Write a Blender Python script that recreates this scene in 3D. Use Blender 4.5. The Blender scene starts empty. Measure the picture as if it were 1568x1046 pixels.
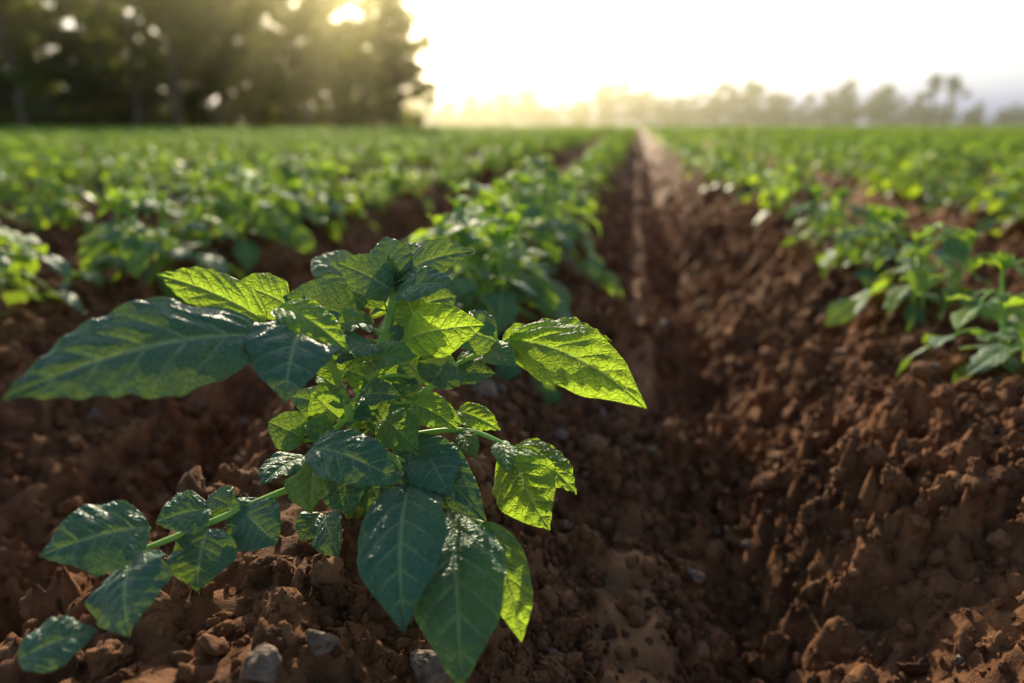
import bpy, bmesh, math, random, time
import numpy as np
from mathutils import Vector, Matrix
scene=bpy.context.scene
rs=np.random.RandomState(11)

# ------------------------------------------------------------ camera
cam_d=bpy.data.cameras.new("camera"); cam=bpy.data.objects.new("camera",cam_d)
scene.collection.objects.link(cam); scene.camera=cam
cam.location=(0,0,0.53); cam.rotation_euler=(math.radians(90-17.7),0,math.radians(10))
cam_d.lens=24; cam_d.sensor_width=36; cam_d.clip_start=0.02; cam_d.clip_end=4000
cam_d.dof.use_dof=True; cam_d.dof.focus_distance=0.53; cam_d.dof.aperture_fstop=2.5

# ------------------------------------------------------------ noise
def _h(i,j,s):
    n=(i.astype(np.int64)*374761393+j.astype(np.int64)*668265263+s*1274126177)&0xffffffff
    n=((n^(n>>13))*1274126177)&0xffffffff
    n=n^(n>>16)
    return (n&0xffffff)/float(0xffffff)
def vnoise(x,y,s=0):
    i=np.floor(x);j=np.floor(y);fx=x-i;fy=y-j
    fx=fx*fx*fx*(fx*(fx*6-15)+10);fy=fy*fy*fy*(fy*(fy*6-15)+10)
    a=_h(i,j,s);b=_h(i+1,j,s);c=_h(i,j+1,s);d=_h(i+1,j+1,s)
    return (a*(1-fx)+b*fx)*(1-fy)+(c*(1-fx)+d*fx)*fy-.5
def fbm(x,y,s=0,o=4):
    r=0;a=1
    for k in range(o):
        r=r+a*vnoise(x,y,s+k); x=x*2.03+17.1;y=y*2.03+5.3;a*=.5
    return r
def clodf(x,y,cell,s,dens=.8):
    X=x/cell;Y=y/cell;i=np.floor(X);j=np.floor(Y);out=np.zeros_like(x)
    for di in(-1,0,1):
        for dj in(-1,0,1):
            ci=i+di;cj=j+dj
            px=ci+_h(ci,cj,s);py=cj+_h(ci,cj,s+1);r=.25+.6*_h(ci,cj,s+2)
            on=_h(ci,cj,s+3)<dens
            d2=((X-px)**2+(Y-py)**2)/(r*r)
            out=np.maximum(out,np.where(on,np.sqrt(np.maximum(0,1-d2))*r,0))
    return out*cell
XF=.135; S=.81
def ground_z(x,y,detail=True,masks=False):
    x=np.asarray(x,float);y=np.asarray(y,float)
    dist=np.sqrt(x*x+y*y)
    far=np.clip((dist-35)/40,0,1)
    wx=x+.018*fbm(x*2.5,y*2.5,3,3)*np.clip(2-dist/12,0,1)
    t=(wx-XF)/S; k=np.round(t); u=t-k; a=np.abs(u)*2
    z=.2*(.5-.5*np.cos(np.pi*a**1.05))
    # narrow trench at the bottom of the furrow, compacted ledge on its left bank
    z=z-.055*np.exp(-((u-.03)/.06)**2)
    xs=u*S
    lw=.030*(1+.9*fbm(x*3,y*6,5,4))
    ledge=np.exp(-((xs+.110)/np.maximum(lw,.012))**4)*np.clip(1.05+1.5*fbm(x*5+9,y*8,8,4),0,1)
    z=z*(1-ledge*.85)+(.062+.34*(xs+.112)+.020*fbm(x*10,y*26,15,3))*ledge*.85
    z=z*(1-far)+.12*far
    z=z+.055*fbm(x*1.7+3,y*1.7,21,4)*(1-far*.5)*(1-.6*ledge)
    if detail:
        nf=np.clip(1-(dist-6)/9,0,1)
        m=(1-.75*ledge)
        wob=.9*fbm(x*60,y*60,50,3)
        xx=x+.016*fbm(x*30,y*30,41,4);yy=y+.016*fbm(x*30,y*30,43,4)
        patch=np.clip(.85+2.*fbm(x*4,y*4,61,3),.1,1.5)
        c0=clodf(xx,yy,.14,131,.25);c1=clodf(xx,yy,.075,101,.35);c2=clodf(xx,yy,.036,111,.6);c3=clodf(xx,yy,.018,121,.85)
        z=z+nf*m*patch*(.35*c0*(1+wob)+.55*c1*(1+wob)+.75*c2*(1+wob)+.85*c3-.014)
        z=z+nf*.024*fbm(x*22,y*22,71,5)*(1-.6*ledge)+nf*.008*fbm(x*110,y*110,81,2)*(1-.6*ledge)
    if masks: return z,ledge
    return z

# ------------------------------------------------------------ mesh helpers
def mesh_from(name,V,Q,uv=None,attrs=None,smooth=True,mats=None,midx=None):
    V=np.asarray(V,np.float32);Q=np.asarray(Q,np.int32)
    me=bpy.data.meshes.new(name)
    me.vertices.add(len(V));me.vertices.foreach_set("co",V.ravel())
    me.loops.add(Q.size);me.loops.foreach_set("vertex_index",Q.ravel())
    me.polygons.add(len(Q));me.polygons.foreach_set("loop_start",np.arange(0,Q.size,4,dtype=np.int32))
    if smooth: me.polygons.foreach_set("use_smooth",np.ones(len(Q),bool))
    if midx is not None: me.polygons.foreach_set("material_index",np.asarray(midx,np.int32))
    me.update(calc_edges=True)
    if uv is not None:
        l=me.uv_layers.new(name="UVMap");l.data.foreach_set("uv",np.asarray(uv,np.float32)[Q.ravel()].ravel())
    for k,a in (attrs or {}).items():
        at=me.attributes.new(k,'FLOAT','POINT');at.data.foreach_set("value",np.asarray(a,np.float32))
    for m in mats or []: me.materials.append(m)
    return me
def obj(name,me,loc=(0,0,0),parent=None,coll=None):
    o=bpy.data.objects.new(name,me);o.location=loc
    (coll or scene.collection).objects.link(o)
    if parent:o.parent=parent
    return o
class B:
    def __init__(s): s.V=[];s.Q=[];s.uv=[];s.t=[];s.m=[];s.n=0
    def add(s,V,Q,uv,t,m):
        s.V.append(V);s.Q.append(Q+s.n);s.uv.append(uv);s.t.append(np.full(len(V),t));s.m.append(np.full(len(Q),m));s.n+=len(V)
    def mesh(s,name,mats): return mesh_from(name,np.vstack(s.V),np.vstack(s.Q),np.vstack(s.uv),{"tint":np.concatenate(s.t)},True,mats,np.concatenate(s.m))
def nrm(v): return v/(np.linalg.norm(v)+1e-9)
def gridq(nu,nv):
    i,j=np.meshgrid(np.arange(nu),np.arange(nv),indexing='ij');a=(i*(nv+1)+j).ravel()
    return np.stack([a,a+nv+1,a+nv+2,a+1],1)
def leaf(b,p0,p1,w,N,arch=.12,fold=.25,curl=.2,quilt=.02,rip=.06,nu=10,nv=16,tint=.5,seed=0,nveins=6,side=0):
    p0=np.array(p0,float);p1=np.array(p1,float);N=np.array(N,float);L=np.linalg.norm(p1-p0)
    D=nrm(p1-p0);N=nrm(N-D*np.dot(N,D));c=(p0+p1)/2+N*arch*L*2+np.cross(D,N)*side*L
    v=np.linspace(0,1,nv+1);P=((1-v)**2)[:,None]*p0+(2*v*(1-v))[:,None]*c+(v**2)[:,None]*p1
    T=(2*(1-v))[:,None]*(c-p0)+(2*v)[:,None]*(p1-c);T/=np.linalg.norm(T,axis=1)[:,None]+1e-9
    Sd=np.cross(T,N[None]);Sd/=np.linalg.norm(Sd,axis=1)[:,None]+1e-9
    Nn=np.cross(Sd,T)
    s=np.sin(np.pi*np.clip(v,0,1)**.80)**(.52+.48*v)*w/2; s[0]=w*.02; s[-1]=w*.004
    u=np.linspace(-1,1,nu+1)[:,None];au=np.abs(u)
    r=random.Random(seed)
    ph1,ph2=r.uniform(0,6),r.uniform(0,6)
    s2=s[None,:]*(1+.03*np.sin(v[None]*21+ph1+u)*au)
    lat=u*s2
    z=fold*np.abs(lat)-curl*(u**2)*s2
    phase=v[None]*nveins-au*1.6*(s[None]/(w/2))
    z=z+quilt*L*(np.abs(np.sin(np.pi*phase))**.7)*np.clip(au*4,0,1)*(1-.3*au)
    z=z+quilt*.6*L*(np.sin(np.pi*phase*2+ph1)*np.sin(au*9+ph2))*au
    z=z+rip*s2*(au**2)*np.sin(v[None]*(9+3*r.random())+ph1+np.sign(u)*ph2)+rip*.35*s2*(au**3)*np.sin(v[None]*22+ph2)
    along=.10*(s2)*au*(1-au*.4)
    V=P[None]+Sd[None]*lat[...,None]+Nn[None]*z[...,None]+T[None]*along[...,None]*((1-v)[None,:,None])
    uv=np.stack([np.broadcast_to(u*.5+.5,lat.shape),np.broadcast_to(v[None],lat.shape)],-1)
    b.add(V.reshape(-1,3),gridq(nu,nv),uv.reshape(-1,2),tint,0)
def bez(pts,n):
    pts=np.array(pts,float)
    if len(pts)==2: return pts[0]+(pts[1]-pts[0])*np.linspace(0,1,n)[:,None]
    P=np.vstack([2*pts[0]-pts[1],pts,2*pts[-1]-pts[-2]]);out=[]
    m=len(pts)-1
    for q in np.linspace(0,m,n):
        k=min(int(q),m-1);t=q-k;a,b_,c,d=P[k:k+4]
        out.append(.5*((2*b_)+(-a+c)*t+(2*a-5*b_+4*c-d)*t*t+(-a+3*b_-3*c+d)*t**3))
    return np.array(out)
def tube(b,pts,r0,r1,n=10,k=8,tint=.5,mat=1):
    P=bez(pts,n);T=np.gradient(P,axis=0);T/=np.linalg.norm(T,axis=1)[:,None]+1e-9
    ref=np.array([.13,.21,.97]) if abs(nrm(P[-1]-P[0])[2])<.8 else np.array([.95,.2,.1])
    A=np.cross(T,ref);A/=np.linalg.norm(A,axis=1)[:,None]+1e-9;C=np.cross(T,A)
    R=np.linspace(r0,r1,n);th=np.linspace(0,2*np.pi,k,endpoint=False)
    V=P[:,None]+R[:,None,None]*(np.cos(th)[None,:,None]*A[:,None]+np.sin(th)[None,:,None]*C[:,None])
    Q=[]
    for i in range(n-1):
        for j in range(k): Q.append([i*k+j,i*k+(j+1)%k,(i+1)*k+(j+1)%k,(i+1)*k+j])
    uv=np.stack(np.meshgrid(np.linspace(0,1,n),th/6.283,indexing='ij'),-1).reshape(-1,2)
    b.add(V.reshape(-1,3),np.array(Q),uv,tint,mat)
    return P

# ------------------------------------------------------------ materials
def newmat(name):
    m=bpy.data.materials.new(name);m.use_nodes=True;nt=m.node_tree;nt.nodes.clear()
    return m,nt,nt.nodes.new('ShaderNodeOutputMaterial')
def N_(nt,t,**k):
    n=nt.nodes.new(t)
    for a,v in k.items(): setattr(n,a,v)
    return n
def math_(nt,op,a,b=None,clamp=False):
    n=nt.nodes.new('ShaderNodeMath');n.operation=op;n.use_clamp=clamp
    for i,x in enumerate((a,b)):
        if x is None: continue
        if isinstance(x,(int,float)): n.inputs[i].default_value=x
        else: nt.links.new(x,n.inputs[i])
    return n.outputs[0]
def mix_(nt,f,a,b,mode='MIX'):
    n=nt.nodes.new('ShaderNodeMix');n.data_type='RGBA';n.blend_type=mode
    for i,x in ((0,f),(6,a),(7,b)):
        if isinstance(x,(int,float)): n.inputs[i].default_value=x
        elif isinstance(x,tuple): n.inputs[i].default_value=(*x,1)
        else: nt.links.new(x,n.inputs[i])
    return n.outputs[2]
def leaf_mat(name,dark,light,trans,tf=(.2,.5),veins=True,rough=.38):
    m,nt,out=newmat(name);L=nt.links.new
    at=N_(nt,'ShaderNodeAttribute',attribute_name='tint')
    tc=N_(nt,'ShaderNodeTexCoord');oi=N_(nt,'ShaderNodeObjectInfo')
    nz=N_(nt,'ShaderNodeTexNoise');nz.inputs['Scale'].default_value=28;nz.inputs['Detail'].default_value=4;L(tc.outputs['Object'],nz.inputs['Vector'])
    f=math_(nt,'ADD',at.outputs['Fac'],math_(nt,'MULTIPLY',math_(nt,'SUBTRACT',nz.outputs['Fac'],.5),.6),True)
    f=math_(nt,'ADD',f,math_(nt,'MULTIPLY',math_(nt,'SUBTRACT',oi.outputs['Random'],.5),.25),True)
    col=mix_(nt,f,dark,light);tcol=mix_(nt,f,tuple(c*.6 for c in trans),trans)
    nrmout=None
    if veins:
        sx=N_(nt,'ShaderNodeSeparateXYZ');L(tc.outputs['UV'],sx.inputs[0])
        au=math_(nt,'MULTIPLY',math_(nt,'ABSOLUTE',math_(nt,'SUBTRACT',sx.outputs[0],.5)),2)
        wob=math_(nt,'MULTIPLY',math_(nt,'SUBTRACT',nz.outputs['Fac'],.5),.35)
        prof=math_(nt,'SINE',math_(nt,'MULTIPLY',math_(nt,'POWER',sx.outputs[1],.80),3.1416))
        ph=math_(nt,'SUBTRACT',math_(nt,'ADD',math_(nt,'MULTIPLY',sx.outputs[1],6.),wob),math_(nt,'MULTIPLY',math_(nt,'MULTIPLY',au,1.6),prof))
        fr=math_(nt,'ABSOLUTE',math_(nt,'SUBTRACT',math_(nt,'FRACT',math_(nt,'ADD',ph,.5)),.5))
        side=math_(nt,'SUBTRACT',1,math_(nt,'MULTIPLY',fr,9),True)
        side=math_(nt,'MULTIPLY',side,math_(nt,'SUBTRACT',1.1,au,True))
        mid=math_(nt,'SUBTRACT',1,math_(nt,'MULTIPLY',au,12),True)
        vn=math_(nt,'MAXIMUM',math_(nt,'MULTIPLY',side,.7),mid)
        vo=N_(nt,'ShaderNodeTexVoronoi');vo.feature='DISTANCE_TO_EDGE';vo.inputs['Scale'].default_value=190;L(tc.outputs['Object'],vo.inputs['Vector'])
        net=math_(nt,'SUBTRACT',1,math_(nt,'MULTIPLY',vo.outputs['Distance'],9),True)
        col=mix_(nt,math_(nt,'MULTIPLY',vn,.85),col,(.38,.56,.24));col=mix_(nt,math_(nt,'MULTIPLY',net,.25),col,(.16,.34,.12))
        tcol=mix_(nt,math_(nt,'MULTIPLY',vn,.45),tcol,(.60,.72,.16))
        tcol=mix_(nt,math_(nt,'MULTIPLY',net,.25),tcol,tuple(c*.5 for c in trans))
        hgt=math_(nt,'ADD',math_(nt,'MULTIPLY',vn,-1.),math_(nt,'MULTIPLY',net,-.45))
        n2=N_(nt,'ShaderNodeTexNoise');n2.inputs['Scale'].default_value=260;n2.inputs['Detail'].default_value=3;L(tc.outputs['Object'],n2.inputs['Vector'])
        hgt=math_(nt,'ADD',hgt,math_(nt,'MULTIPLY',n2.outputs['Fac'],.8))
        bp=N_(nt,'ShaderNodeBump');bp.inputs['Strength'].default_value=.8;bp.inputs['Distance'].default_value=.0018;L(hgt,bp.inputs['Height']);nrmout=bp.outputs[0]
    p=N_(nt,'ShaderNodeBsdfPrincipled');L(col,p.inputs['Base Color']);p.inputs['Roughness'].default_value=rough;p.inputs['Specular IOR Level'].default_value=.5
    if veins: p.inputs['Sheen Weight'].default_value=.25;p.inputs['Sheen Roughness'].default_value=.5
    tr=N_(nt,'ShaderNodeBsdfTranslucent');L(tcol,tr.inputs['Color'])
    if nrmout: L(nrmout,p.inputs['Normal']);L(nrmout,tr.inputs['Normal'])
    mx=N_(nt,'ShaderNodeMixShader');L(math_(nt,'ADD',tf[0],math_(nt,'MULTIPLY',f,tf[1]-tf[0])),mx.inputs[0]);L(p.outputs[0],mx.inputs[1]);L(tr.outputs[0],mx.inputs[2]);L(mx.outputs[0],out.inputs[0])
    return m
M_leaf=leaf_mat("potato_leaf",(.024,.130,.072),(.09,.28,.040),(.64,.92,.05),(.10,.60),rough=.42)
M_leaf_far=leaf_mat("potato_leaf_field",(.022,.12,.058),(.09,.26,.032),(.70,.95,.05),(.20,.58),veins=False,rough=.47)
M_tree=leaf_mat("tree_foliage",(.010,.044,.034),(.05,.12,.022),(.62,.66,.03),(.24,.5),veins=False,rough=.55)
M_treefar=leaf_mat("distant_foliage",(.018,.040,.030),(.03,.068,.040),(.12,.18,.08),(.2,.2),veins=False,rough=.6)
def simple(name,c1,c2,scale,rough=.7,bump=.3,dist=.001,trans=0):
    m,nt,out=newmat(name);L=nt.links.new
    tc=N_(nt,'ShaderNodeTexCoord');nz=N_(nt,'ShaderNodeTexNoise');nz.inputs['Scale'].default_value=scale;nz.inputs['Detail'].default_value=6;L(tc.outputs['Object'],nz.inputs['Vector'])
    r=N_(nt,'ShaderNodeMapRange');r.inputs[1].default_value=.35;r.inputs[2].default_value=.65;L(nz.outputs['Fac'],r.inputs[0])
    p=N_(nt,'ShaderNodeBsdfPrincipled');L(mix_(nt,r.outputs[0],c1,c2),p.inputs['Base Color']);p.inputs['Roughness'].default_value=rough
    if trans: p.inputs['Subsurface Weight'].default_value=trans;p.inputs['Subsurface Radius'].default_value=(.004,.006,.002);p.inputs['Subsurface Scale'].default_value=1
    b=N_(nt,'ShaderNodeBump');b.inputs['Strength'].default_value=bump;b.inputs['Distance'].default_value=dist;L(nz.outputs['Fac'],b.inputs['Height']);L(b.outputs[0],p.inputs['Normal'])
    L(p.outputs[0],out.inputs[0]);return m
M_stem=simple("potato_stem",(.28,.50,.08),(.40,.62,.14),60,.45,.3,.001,.25)
M_bark=simple("tree_bark",(.09,.065,.045),(.28,.22,.16),6,.85,.8,.03)
M_stone=simple("field_stone",(.15,.095,.065),(.34,.235,.17),1.5,.75,.6,.05)
def soil_mat(name,inst=False):
    m,nt,out=newmat(name);L=nt.links.new
    geo=N_(nt,'ShaderNodeNewGeometry')
    def nz(s,d,r=.6):
        n=N_(nt,'ShaderNodeTexNoise');n.inputs['Scale'].default_value=s;n.inputs['Detail'].default_value=d;n.inputs['Roughness'].default_value=r;L(geo.outputs['Position'],n.inputs['Vector']);return n.outputs['Fac']
    def rng(x,a,b):
        r=N_(nt,'ShaderNodeMapRange');r.inputs[1].default_value=a;r.inputs[2].default_value=b;L(x,r.inputs[0]);return r.outputs[0]
    big=nz(3.5,6,.65);med=nz(38,6,.65);fin=nz(260,6,.7);grit=nz(900,3,.7)
    c=mix_(nt,rng(big,.38,.62),(.120,.043,.018),(.31,.125,.048))
    c=mix_(nt,math_(nt,'MULTIPLY',rng(med,.42,.68),.7),c,(.52,.235,.100))
    c=mix_(nt,math_(nt,'MULTIPLY',rng(fin,.55,.75),.5),c,(.085,.032,.015))
    c=mix_(nt,math_(nt,'MULTIPLY',rng(grit,.60,.70),.5),c,(.60,.36,.20))
    if inst:
        oi=N_(nt,'ShaderNodeObjectInfo')
        c=mix_(nt,math_(nt,'MULTIPLY',rng(oi.outputs['Random'],.55,1.),.65),c,(.080,.032,.017))
        c=mix_(nt,math_(nt,'MULTIPLY',rng(oi.outputs['Random'],.30,.0),.55),c,(.52,.27,.14))
    else:
        at=N_(nt,'ShaderNodeAttribute',attribute_name='ledge')
        c=mix_(nt,math_(nt,'MULTIPLY',at.outputs['Fac'],.6),c,(.66,.33,.155))
    p=N_(nt,'ShaderNodeBsdfPrincipled');L(c,p.inputs['Base Color']);p.inputs['Roughness'].default_value=.78;p.inputs['Specular IOR Level'].default_value=.28
    h=math_(nt,'ADD',math_(nt,'MULTIPLY',med,1.2),math_(nt,'MULTIPLY',fin,.6));h=math_(nt,'ADD',h,math_(nt,'MULTIPLY',grit,.25))
    b=N_(nt,'ShaderNodeBump');b.inputs['Strength'].default_value=1.;b.inputs['Distance'].default_value=.007;L(h,b.inputs['Height']);L(b.outputs[0],p.inputs['Normal'])
    L(p.outputs[0],out.inputs[0]);return m
M_soil=soil_mat("soil");M_clod=soil_mat("soil_clod",True)

# ------------------------------------------------------------ ground sheet
def axis(d,ratio,cap,end,hi):
    a=list(np.arange(0,hi,d));s=d;x=a[-1]
    while x<end: s=min(s*ratio,cap if x<45 else 1e9);x+=s;a.append(x)
    return a
xr=axis(.0055,1.04,.10,1500,1.4);xl=axis(.0055,1.04,.10,1500,1.4)
xs=np.array([-v for v in xl[:0:-1]]+xr)
ys=[.0+ .0055*i for i in range(int(2.9/.0055))];s=.0055
while ys[-1]<2500: s*=1.02;ys.append(ys[-1]+s)
ys=np.array([-300,-80,-20,-5,-1.5,-.6,-.2]+ys)
X,Y=np.meshgrid(xs,ys,indexing='ij');Z,led=ground_z(X,Y,True,True)
me=mesh_from("field_soil",np.stack([X,Y,Z],-1).reshape(-1,3),gridq(len(xs)-1,len(ys)-1),None,{"ledge":led.ravel()*(np.abs(np.round((X-XF)/S))<1).ravel()},True,[M_soil])
obj("field_soil",me)

# ------------------------------------------------------------ instancing by geometry nodes
def instancer(name,pts,rot,scl,idx,coll):
    me=bpy.data.meshes.new(name);me.vertices.add(len(pts));me.vertices.foreach_set("co",np.asarray(pts,np.float32).ravel())
    a=me.attributes.new("rot",'FLOAT_VECTOR','POINT');a.data.foreach_set("vector",np.asarray(rot,np.float32).ravel())
    a=me.attributes.new("scl",'FLOAT_VECTOR','POINT');a.data.foreach_set("vector",np.asarray(scl,np.float32).ravel())
    a=me.attributes.new("idx",'INT','POINT');a.data.foreach_set("value",np.asarray(idx,np.int32))
    o=obj(name,me)
    ng=bpy.data.node_groups.new(name,'GeometryNodeTree')
    ng.interface.new_socket('Geometry',in_out='INPUT',socket_type='NodeSocketGeometry');ng.interface.new_socket('Geometry',in_out='OUTPUT',socket_type='NodeSocketGeometry')
    n=ng.nodes;gi=n.new('NodeGroupInput');go=n.new('NodeGroupOutput');ip=n.new('GeometryNodeInstanceOnPoints');ci=n.new('GeometryNodeCollectionInfo')
    ci.inputs['Collection'].default_value=coll;ci.inputs['Separate Children'].default_value=True;ci.inputs['Reset Children'].default_value=True
    def na(nm,dt):
        q=n.new('GeometryNodeInputNamedAttribute');q.data_type=dt;q.inputs['Name'].default_value=nm;return q.outputs['Attribute']
    er=n.new('FunctionNodeEulerToRotation');L=ng.links.new
    L(gi.outputs[0],ip.inputs['Points']);L(ci.outputs[0],ip.inputs['Instance']);ip.inputs['Pick Instance'].default_value=True
    L(na('idx','INT'),ip.inputs['Instance Index']);L(na('rot','FLOAT_VECTOR'),er.inputs[0]);L(er.outputs[0],ip.inputs['Rotation']);L(na('scl','FLOAT_VECTOR'),ip.inputs['Scale']);L(ip.outputs[0],go.inputs[0])
    mod=o.modifiers.new("scatter",'NODES');mod.node_group=ng
    return o
from mathutils import noise as mn
cc=bpy.data.collections.new("soil_clod_shapes");cs=bpy.data.collections.new("field_stone_shapes")
for k in range(14):
    stone=k>=10
    bm=bmesh.new();bmesh.ops.create_icosphere(bm,subdivisions=4 if (k<5 or stone) else 3,radius=1)
    off=Vector((k*7.3,k*3.1,k*5.7));sc=Vector((1,random.Random(k).uniform(.65,.95),random.Random(k+50).uniform(.5,.8)))
    rr=random.Random(k+5);planes=[(Vector((rr.gauss(0,1),rr.gauss(0,1),rr.gauss(0,1))).normalized(),rr.uniform(.55,.85)) for _ in range(11)]
    am=.35 if stone else 1
    for v in bm.verts:
        d=v.co.normalized()
        r=1.1
        for pn,pd in planes:
            q=d.dot(pn)
            if q>.05: r=min(r,pd/q)
        r+=am*(.24*mn.noise(d*2+off)+.18*mn.noise(d*5+off)+.11*mn.noise(d*11+off))
        v.co=Vector((d.x*sc.x,d.y*sc.y,d.z*sc.z))*r
    me=bpy.data.meshes.new("clod");bm.to_mesh(me);bm.free();me.polygons.foreach_set("use_smooth",np.ones(len(me.polygons),bool));me.materials.append(M_stone if stone else M_clod)
    (cs if stone else cc).objects.link(bpy.data.objects.new("clod_%d"%k,me))
def scat(n,x0,x1,y0,y1,smin,smax,pw):
    x=rs.uniform(x0,x1,n);y=rs.uniform(y0,y1,n)
    z,l=ground_z(x,y,True,True)
    s=smin*(1-rs.rand(n))**(-1/pw);s=np.minimum(s,smax*rs.uniform(.6,1,n))
    keep=(l<.3)|(rs.rand(n)<.20)
    dens=fbm(x*3.3,y*3.3,91,3);keep&=(dens+.48>rs.rand(n)*.9)
    return np.stack([x,y,z+s*.25,s],1)[keep]
A=np.vstack([scat(115000,-1.1,1.3,.12,1.7,.0025,.018,1.8),scat(60000,-3,3,.8,5.,.005,.028,2.0),scat(1900,-1.2,1.5,.15,2.8,.012,.032,2.2),scat(16000,-8,8,3,12,.014,.05,2.)])
n=len(A)
s3=A[:,3:4]*rs.uniform(.8,1.25,(n,3))
instancer("soil_clods",A[:,:3],rs.uniform(0,6.28,(n,3))*np.array([.3,.3,1]),s3,rs.randint(0,10,n),cc)
A=np.vstack([scat(800,-.9,1.2,.2,1.5,.005,.022,1.8),scat(700,-2,2,1.,4.,.008,.024,2.0)]);n=len(A)
instancer("field_stones",A[:,:3],rs.uniform(0,6.28,(n,3))*np.array([.2,.2,1]),A[:,3:4]*rs.uniform(.8,1.25,(n,3)),rs.randint(0,4,n),cs)

# ------------------------------------------------------------ field plants
def compound(b,r,p,az,L,size,nu,nv,droop,pairs=2,seg=6):
    d=np.array([math.cos(az),math.sin(az),0]);up=np.array([0,0,1.])
    a=p+d*L*.45+up*L*(.38-.1*droop);e=p+d*L+up*L*(.35-.75*droop)
    P=tube(b,[p,a,e],.0019,.0011,seg,5,.5)
    sd=np.array([-d[1],d[0],0])
    def jit(s=.3): return np.array([r.uniform(-s,s) for _ in range(3)])
    t=nrm(P[-1]-P[-2])
    ln=size*r.uniform(.9,1.2)
    leaf(b,P[-1],P[-1]+nrm(t+jit(.25)-up*.25)*ln,ln*r.uniform(.6,.72),up+jit(.45),arch=r.uniform(.05,.16),fold=r.uniform(.05,.4),nu=nu,nv=nv,quilt=.018,rip=.12,tint=r.uniform(.1,.9),seed=r.random())
    for i in range(pairs):
        q=P[int((len(P)-1)*(.85-.38*i))];l2=size*(.85-.22*i)*r.uniform(.8,1.15)
        for sg in(-1,1):
            dr=nrm(sd*sg+t*.55+jit(.25)-up*r.uniform(-.1,.35))
            leaf(b,q+dr*.006,q+dr*l2,l2*r.uniform(.58,.7),up+jit(.5),arch=r.uniform(.04,.14),fold=r.uniform(.05,.4),nu=nu,nv=nv,quilt=.018,rip=.12,tint=r.uniform(.1,.9),seed=r.random())
def plant(b,r,H=.2,nst=4,nodes=5,nu=4,nv=6,size=.062,pairs=2,seg=5):
    for s in range(nst):
        az=s*6.283/nst+r.uniform(-.5,.5);ln=r.uniform(.15,.5);h=H*r.uniform(.65,1.)
        top=np.array([math.cos(az)*ln*h,math.sin(az)*ln*h,h]);bs=np.array([math.cos(az)*.012,math.sin(az)*.012,-.02])
        P=tube(b,[bs,top*.5+np.array([math.cos(az)*.015,math.sin(az)*.015,0]),top],.0045,.0025,8,6,.5)
        for k in range(nodes):
            q=P[1+int(6*(k+1)/nodes)] if nodes<=7 else P[-1]
            compound(b,r,q,az+k*2.4+r.uniform(-.4,.4),r.uniform(.07,.12)*H/.2*(1.15-.5*k/nodes),size*(1.1-.4*k/nodes),nu,nv,r.uniform(.25,1.0)*(1.1-.6*k/nodes),pairs,seg)
        for k in range(4):
            a2=r.uniform(0,6.28);dr=nrm(np.array([math.cos(a2),math.sin(a2),1.0]))
            leaf(b,P[-1],P[-1]+dr*r.uniform(.02,.035),.016,(-math.cos(a2),-math.sin(a2),.6),nu=max(2,nu//2),nv=max(4,nv//2),fold=.5,tint=.9,seed=k)
pc=bpy.data.collections.new("potato_plant_shapes");pl=bpy.data.collections.new("potato_plant_shapes_far")
for k in range(7):
    b=B();plant(b,random.Random(100+k),random.Random(k).uniform(.15,.20),4,5,4,7);pc.objects.link(bpy.data.objects.new("crop_%d"%k,b.mesh("crop",[M_leaf_far,M_stem])))
    b=B();plant(b,random.Random(200+k),random.Random(k).uniform(.17,.22),3,4,2,3,.072,2,3);pl.objects.link(bpy.data.objects.new("cropfar_%d"%k,b.mesh("cropfar",[M_leaf_far,M_stem])))
crest=lambda k: XF+S*(k+.5)
near=[];far=[];nearobj=[]
for k in range(-110,70):
    x0=crest(k);y=.4+rs.uniform(0,.3)
    if k==-1: y=1.05
    if k==0: y=1.0
    if k==-2: y=.95
    while y<100:
        step=.32*rs.uniform(.8,1.25) if y<15 else .42*rs.uniform(.8,1.2)
        x=x0+rs.uniform(-.04,.04);az=math.degrees(math.atan2(x,y))
        if -60<az<42 and x*x+y*y<100*100:
            if k==0 and (2.0<y<2.3): y+=step;continue
            if k in(-1,0,-2) and y<2.1: nearobj.append((x,y))
            elif y<14 and abs(x)<14: near.append((x,y))
            elif not(az<-18 and x*x+y*y>46*46): far.append((x,y))
        y+=step
def place(nm,L_,coll,nv):
    L_=np.array(L_);z=ground_z(L_[:,0],L_[:,1],False);n=len(L_)
    rot=np.stack([rs.normal(0,.1,n),rs.normal(0,.1,n),rs.uniform(0,6.28,n)],1)
    s=rs.uniform(.70,1.12,(n,1))*np.ones((1,3));instancer(nm,np.column_stack([L_,z]),rot,s,rs.randint(0,nv,n),coll)
place("potato_crop_rows",near,pc,7);place("potato_crop_field",far,pl,7)
for i,(x,y) in enumerate(nearobj):
    b=B();sm=x>.3;plant(b,random.Random(900+i),.15 if sm else .215,3 if sm else 5,5,8,12,.062 if sm else .076,2,7)
    o=obj("potato_plant",b.mesh("potato_plant_mesh",[M_leaf,M_stem]),(x,y,float(ground_z(x,y,False))));o.rotation_euler=(0,0,rs.uniform(0,6.28))

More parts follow.
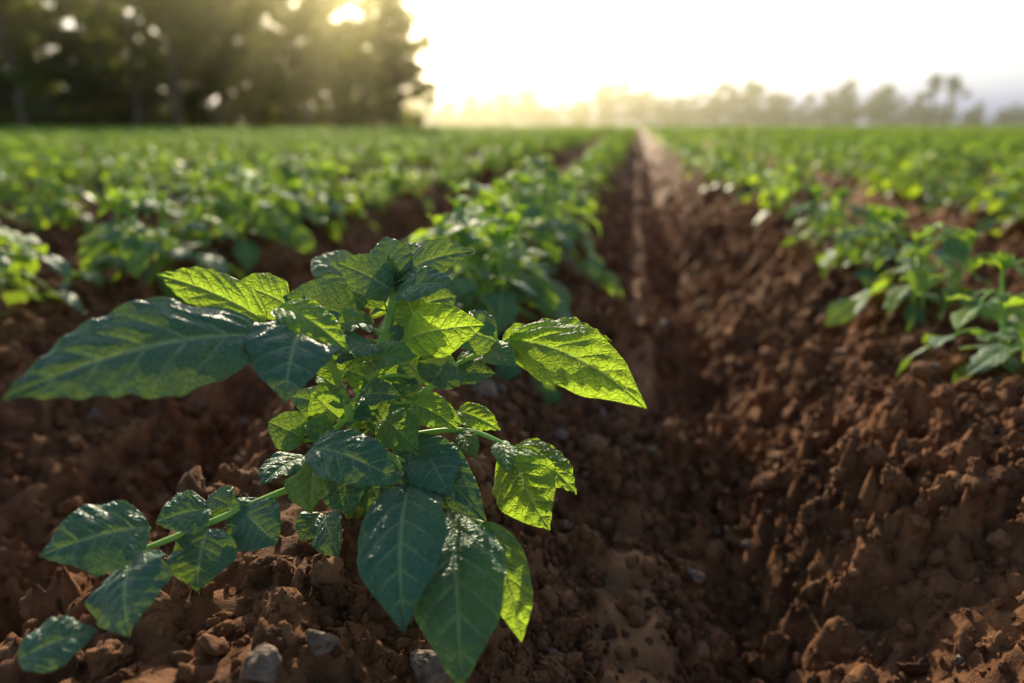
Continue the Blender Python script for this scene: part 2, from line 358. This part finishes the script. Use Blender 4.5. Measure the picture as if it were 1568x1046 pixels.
# ------------------------------------------------------------ foreground plant: leaves (base mm, tip mm, width mm, facing, arch, fold, tint, side bend)
HL=[
(-246,412,391,-323,282,391,66,(.05,-.88,.48),.05,.10,.0,.10),
(-228,450,397,-210,367,362,64,(.25,-.85,.45),.10,.25,.0,.05),
(-261,442,392,-322,412,431,38,(-.1,-.6,.8),.10,.30,.75,0),
(-268,493,389,-297,464,414,40,(.1,-.7,.7),.10,.2,.8,0),
(-253,447,401,-183,410,382,30,(.2,-.5,.85),.12,.3,.8,0),
(-220,508,377,-270,486,399,50,(0,-.8,.6),.10,.3,.05,0),
(-211,508,372,-231,443,379,40,(0,-.6,.8),.10,.3,.3,0),
(-197,539,392,-213,571,435,46,(0,-.85,.5),.10,.35,.15,0),
(-196,553,403,-129,552,428,38,(.1,-.7,.7),.14,.3,.1,0),
(-195,530,397,-234,510,423,40,(-.1,-.7,.7),.10,.3,.1,0),
(-187,521,397,-133,503,410,36,(.1,-.6,.8),.12,.3,.15,0),
(-205,556,385,-189,614,424,44,(.3,-.6,.7),.10,.3,.3,0),
(-220,571,371,-312,628,400,44,(-.3,-.4,.8),.16,.2,.3,0),
(-177,501,364,-109,497,381,46,(.1,-.8,.55),.12,.25,.95,0),
(-169,515,369,-186,531,396,30,(.3,-.8,.4),.05,.2,.95,0),
(-192,478,365,-212,434,371,36,(0,-.6,.8),.12,.3,.2,0),
(-199,472,351,-150,454,367,30,(0,-.6,.8),.12,.3,.5,0),
(-93,516,364,17,471,331,54,(.25,-.80,.5),.13,.1,.95,-.10),
(-92,526,360,-12,530,363,34,(.2,-.5,.8),.12,.25,.8,0),
(-105,523,360,-138,511,372,36,(0,-.7,.7),.08,.25,.3,0),
(-113,520,354,-82,483,354,26,(0,-.7,.7),.08,.25,.5,0),
(-150,485,333,-134,486,361,38,(.3,-.8,.45),.06,.3,.0,0),
(-159,495,334,-180,506,349,34,(-.2,-.8,.5),.06,.3,.0,0),
(-166,500,320,-197,517,326,38,(0,-.8,.5),.06,.3,.0,0),
(-86,490,280,-48,433,246,52,(.15,-.95,.2),.08,.15,.95,.06),
(-85,500,278,-32,470,256,36,(.4,-.5,.75),.12,.25,.9,0),
(-98,499,282,-84,457,276,20,(.3,-.8,.5),.08,.25,.5,0),
(-130,496,290,-109,465,281,18,(.2,-.8,.5),.08,.25,.5,0),
(-169,487,315,-123,461,308,30,(.1,-.6,.8),.12,.3,.8,0),
(-139,518,297,-98,502,290,24,(.1,-.6,.8),.12,.3,.8,0),
(-151,425,278,-122,321,238,62,(.02,-.82,.55),.10,.22,.08,.02),
(-120,424,261,-85,308,212,66,(.12,-.78,.60),.09,.15,.35,-.04),
(-173,467,289,-90,409,263,44,(.15,-.7,.7),.10,.3,.1,-.04),
(-150,460,288,-116,410,280,42,(.15,-.7,.7),.10,.3,.1,0),
(-93,409,263,-58,364,204,38,(.5,-.6,.5),.10,.1,.8,-.04),
(-223,420,304,-146,399,293,42,(0,-.55,.83),.14,.2,.05,0),
(-225,437,291,-207,381,274,44,(-.05,-.9,.4),.08,.25,.9,0),
(-245,451,279,-258,405,277,36,(-.2,-.7,.6),.10,.3,.1,0),
(-215,446,281,-191,411,256,40,(.1,-.8,.4),.08,.25,.1,0),
(-198,457,271,-171,423,251,38,(.2,-.8,.4),.08,.25,.1,0),
(-310,352,271,-349,304,276,52,(-.1,-.75,.65),.08,.15,.0,.03),
(-313,337,259,-285,292,236,58,(0,-.85,.5),.10,.1,.0,0),
(-288,386,267,-313,361,268,36,(0,-.6,.8),.08,.25,.05,0),
(-283,374,259,-276,344,230,48,(.1,-.8,.55),.08,.2,.1,0),
(-284,405,258,-307,412,260,26,(.1,-.6,.75),.08,.2,.1,0),
(-269,398,259,-234,379,248,42,(.1,-.7,.6),.08,.25,.05,0),
(-258,411,260,-274,381,244,38,(.1,-.7,.6),.08,.25,.1,0),
(-243,447,297,-266,437,314,32,(0,-.7,.7),.08,.4,.3,0),
(-245,456,296,-261,459,312,24,(0,-.7,.7),.08,.4,.4,0),
(-225,459,293,-240,440,309,28,(0,-.7,.7),.08,.4,.3,0),
(-225,473,304,-243,467,328,32,(-.2,-.7,.7),.08,.4,.5,0),
(-231,448,229,-207,416,215,32,(0,-.9,.3),.08,.3,.1,0),
(-240,456,226,-245,430,215,28,(0,-.9,.3),.08,.3,.1,0),
(-185,471,308,-149,442,297,36,(.1,-.7,.6),.1,.3,.6,0),
(-341,269,231,-311,297,233,34,(0,-.5,.85),.1,.2,.0,0),
(-228,550,377,-259,569,388,36,(-.1,-.6,.7),.1,.3,.2,0),
(-185,567,374,-154,585,380,38,(.1,-.6,.7),.1,.3,.4,0),
]
HS=[
([-236,507,185,-223,482,265,-211,492,320,-199,519,363,-198,545,396],.0056,.0032),
([-231,508,185,-214,478,280,-222,473,333,-234,462,389],.0046,.0026),
([-225,509,185,-197,494,286,-161,501,320,-136,512,341,-94,521,362],.0043,.0020),
([-230,501,196,-207,487,270,-165,489,287,-123,497,290,-85,495,278],.0036,.0017),
([-232,492,202,-228,448,261,-249,424,264,-288,383,257,-316,341,257],.0036,.0020),
([-227,495,207,-198,459,279,-172,446,288,-151,425,278],.0034,.0018),
([-172,446,288,-139,438,279,-120,424,260,-92,409,262],.0026,.0014),
([-234,462,389,-240,435,391,-248,412,390],.0024,.0014),
([-221,483,300,-232,463,294,-243,446,295],.0028,.0014),
([-217,491,320,-187,495,335,-159,494,332],.0024,.0014),
([-209,494,326,-186,497,354,-168,511,373],.0026,.0014),
([-316,340,256,-314,349,266,-310,352,271],.0018,.0014),
([-223,482,265,-225,447,288,-222,420,304],.0022,.0014),
([-203,496,296,-187,492,308,-168,487,316,-139,518,296],.0022,.0012),
]
hb=B()
for i,h in enumerate(HL):
    p0=np.array(h[0:3])/1000.;p1=np.array(h[3:6])/1000.
    leaf(hb,p0,p1,h[6]/1000.,h[7],arch=h[8],fold=h[9],curl=.25,quilt=.022,rip=.12,nu=24,nv=44,tint=h[10],seed=i*3.7,nveins=6,side=h[11])
HSP=[(np.array(p).reshape(-1,3)/1000.,a,c) for p,a,c in HS]
for pts,r0,r1 in HSP: tube(hb,pts,r0,r1,22,10,.5)
fr=random.Random(77)
for pts,r0,r1 in HSP[:3]:
    P=bez(pts,24)
    for k in range(6,24,1):
        q=P[k];az=k*2.4+fr.uniform(-.5,.5);dr=nrm(np.array([math.cos(az),math.sin(az)*.8,fr.uniform(.1,.9)]));L=fr.uniform(.018,.050)
        if dr[1]<-.35: L*=.55
        e=q+dr*L*.35;tube(hb,[q,e],.0014,.0009,4,6)
        leaf(hb,e,e+nrm(dr-np.array([0,0,.3]))*L,L*.60,(fr.uniform(-.4,.4),-.6,.8),arch=.12,fold=.35,quilt=.024,rip=.12,nu=14,nv=22,tint=fr.uniform(0,.7),seed=k)
for k in range(14):
    q=np.array([-.198,.543,.397]);az=k*2.4;el=fr.uniform(.3,1.3);dr=np.array([math.cos(az)*math.cos(el),math.sin(az)*math.cos(el),math.sin(el)]);L=fr.uniform(.015,.034)
    leaf(hb,q,q+dr*L,L*.5,(-dr[0],-dr[1]-.5,.6),arch=.1,fold=.5,quilt=.025,nu=12,nv=18,tint=fr.uniform(.2,1),seed=k)
obj("potato_plant",hb.mesh("potato_plant_foreground_mesh",[M_leaf,M_stem]))

# ------------------------------------------------------------ trees
def clump(b,r,c,R,n,s):
    q=r.normal(0,1,(n,3));q/=np.linalg.norm(q,axis=1)[:,None];q*=R*(r.rand(n,1)**.45);q[:,2]*=.7
    P=c+q;a=r.normal(0,1,(n,3));a/=np.linalg.norm(a,axis=1)[:,None];d=np.cross(a,r.normal(0,1,(n,3)));d/=np.linalg.norm(d,axis=1)[:,None]
    sz=s*r.uniform(.5,1.3,(n,1));V=np.stack([P-a*sz,P+d*sz*.5,P+a*sz,P-d*sz*.5],1).reshape(-1,3)
    b.add(V,np.arange(4*n).reshape(-1,4),np.tile([[0,0],[1,0],[1,1],[0,1]],(n,1)),r.uniform(0,1),0)
def tree(b,seed,H,lo=.3,spread=.3,nb=16,leaf_s=.13,n=110,lean=.1,o=(0,0,0),cr=.85):
    r=np.random.RandomState(seed);o=np.array(o,float)
    top=o+np.array([r.normal(0,lean)*H,r.normal(0,lean)*H,H*.93])
    P=tube(b,[o-[0,0,.3],o*.6+top*.4+np.append(r.normal(0,.03*H,2),0),top],.022*H,.005*H,14,8,.5)
    for k in range(nb):
        f=lo+(1-lo)*(k+.5)/nb;q=P[int(f*13)];az=k*2.4+r.uniform(-.5,.5);L=H*spread*(1.15-.75*f)*r.uniform(.6,1.25)
        e=q+np.array([math.cos(az)*L,math.sin(az)*L,L*r.uniform(.1,.7)])
        tube(b,[q,(q+e)/2+[0,0,-.06*L],e],.006*H*(1.2-f),.0015*H,6,5,.5)
        for j in range(3):
            c=q+(e-q)*r.uniform(.45,1.1)+r.normal(0,.12*L,3);clump(b,r,c,cr*r.uniform(.5,1.1)*H/12,n,leaf_s)
    clump(b,r,top,cr*H/12,n,leaf_s)
variants=[]
for k in range(5):
    b=B();H=[12,10,13,9,11][k];tree(b,300+k,H,[.30,.2,.42,.18,.32][k],[.28,.32,.22,.34,.3][k],20,.15,150,.07);variants.append(b.mesh("shade_tree_mesh",[M_tree,M_bark]))
tr=random.Random(5)
for k in range(31):
    row=k//17;i=k%17
    az=(-50+ i*(31./16.) if row==0 else -49+i*2.2)+tr.uniform(-.9,.9)
    D=(46 if row==0 else 58)+tr.uniform(-3,4)
    vi=tr.randrange(5)
    x=D*math.sin(math.radians(az));y=D*math.cos(math.radians(az))
    o=obj("shade_tree",variants[vi],(x,y,.1));o.rotation_euler=(0,0,tr.uniform(0,6.28));s=tr.uniform(.85,1.08);o.scale=(s*1.05,s*1.05,s)
b=B();r=np.random.RandomState(8)
for k in range(420):
    az=r.uniform(-56,-18);D=r.uniform(48,66);h=r.uniform(.2,1.3+1.6*(.5+.5*math.sin(az*1.3)*math.sin(az*.47+1)))
    az=math.radians(az)
    clump(b,r,np.array([D*math.sin(az),D*math.cos(az),h]),r.uniform(.6,1.5),90,.2)
obj("undergrowth",b.mesh("undergrowth_mesh",[M_tree]))
b=B();r=np.random.RandomState(9)
for k in range(110):
    az=math.radians(-22+ k*55/110.+r.uniform(-.6,.6));D=r.uniform(175,205)
    H=r.uniform(5.5,9.5)*(1+.25*math.sin(k*.35))
    if az>math.radians(22): H*=.45
    tree(b,500+k,H,.1,.42,9,.46,34,.04,(D*math.sin(az),D*math.cos(az),0),1.7)
obj("distant_tree_line",b.mesh("distant_tree_line_mesh",[M_treefar,M_bark]))
b=B();r=np.random.RandomState(19);az=math.radians(20.8);D=120;o=np.array([D*math.sin(az),D*math.cos(az),0])
for s in(-1.4,.9):
    P=tube(b,[o+[s,0,-.2],o+[s*.8,0,2.5],o+[s*1.4,0,5.2]],.22,.1,8,6,.5)
    for k in range(8):
        c=P[-1]+np.array([r.normal(0,.9),r.normal(0,.9),r.uniform(-.9,1.5)]);tube(b,[P[-3],c],.07,.03,4,5,.5);clump(b,r,c,.8,80,.22)
obj("lone_tree",b.mesh("lone_tree_mesh",[M_treefar,M_bark]))

# ------------------------------------------------------------ haze, sky, sun
AZ,EL=-20,20
bpy.ops.mesh.primitive_cube_add(size=1,location=(0,226,5));hz=bpy.context.object;hz.name="morning_haze";hz.scale=(700,420,13)
m,nt,out=newmat("haze");vs=N_(nt,'ShaderNodeVolumeScatter');vs.inputs['Density'].default_value=.0052;vs.inputs['Anisotropy'].default_value=.91;vs.inputs['Color'].default_value=(1,.91,.50,1)
nt.links.new(vs.outputs[0],out.inputs['Volume']);hz.data.materials.append(m)
sv=Vector((math.sin(math.radians(AZ))*math.cos(math.radians(EL)),math.cos(math.radians(AZ))*math.cos(math.radians(EL)),math.sin(math.radians(EL))))
w=bpy.data.worlds.new("World");scene.world=w;w.use_nodes=True;nt=w.node_tree;bg=nt.nodes['Background']
sky=nt.nodes.new('ShaderNodeTexSky');sky.sky_type='NISHITA';sky.sun_disc=False;sky.sun_elevation=math.radians(EL);sky.sun_rotation=math.radians(AZ%360)
sky.dust_density=2.2;sky.air_density=1.2;sky.ozone_density=1.5
# morning haze in the air: whitens the sky low down and towards the sun
tc=nt.nodes.new('ShaderNodeTexCoord');sp=nt.nodes.new('ShaderNodeSeparateXYZ');nt.links.new(tc.outputs['Generated'],sp.inputs[0])
low=math_(nt,'SUBTRACT',1,math_(nt,'MULTIPLY',math_(nt,'ABSOLUTE',sp.outputs[2]),1.9),True);low=math_(nt,'POWER',low,2)
dt=nt.nodes.new('ShaderNodeVectorMath');dt.operation='DOT_PRODUCT';nt.links.new(tc.outputs['Generated'],dt.inputs[0]);dt.inputs[1].default_value=tuple(sv)
fw=math_(nt,'ADD',math_(nt,'MULTIPLY',math_(nt,'MAXIMUM',dt.outputs['Value'],0),.85),.12)
hz_=math_(nt,'MULTIPLY',low,fw)
add=mix_(nt,1.0,sky.outputs[0],mix_(nt,hz_,(0,0,0),(4.8,5.6,6.6)),'ADD')
nt.links.new(add,bg.inputs[0]);bg.inputs[1].default_value=.15
sd=bpy.data.lights.new("sun",'SUN');sd.energy=5;sd.angle=math.radians(.5);sd.color=(1,.87,.60);so=bpy.data.objects.new("sun",sd);scene.collection.objects.link(so)
so.rotation_euler=(-sv).to_track_quat('-Z','Y').to_euler()
vs_=scene.view_settings;vs_.view_transform='Standard';vs_.look='None';vs_.exposure=0;vs_.gamma=1
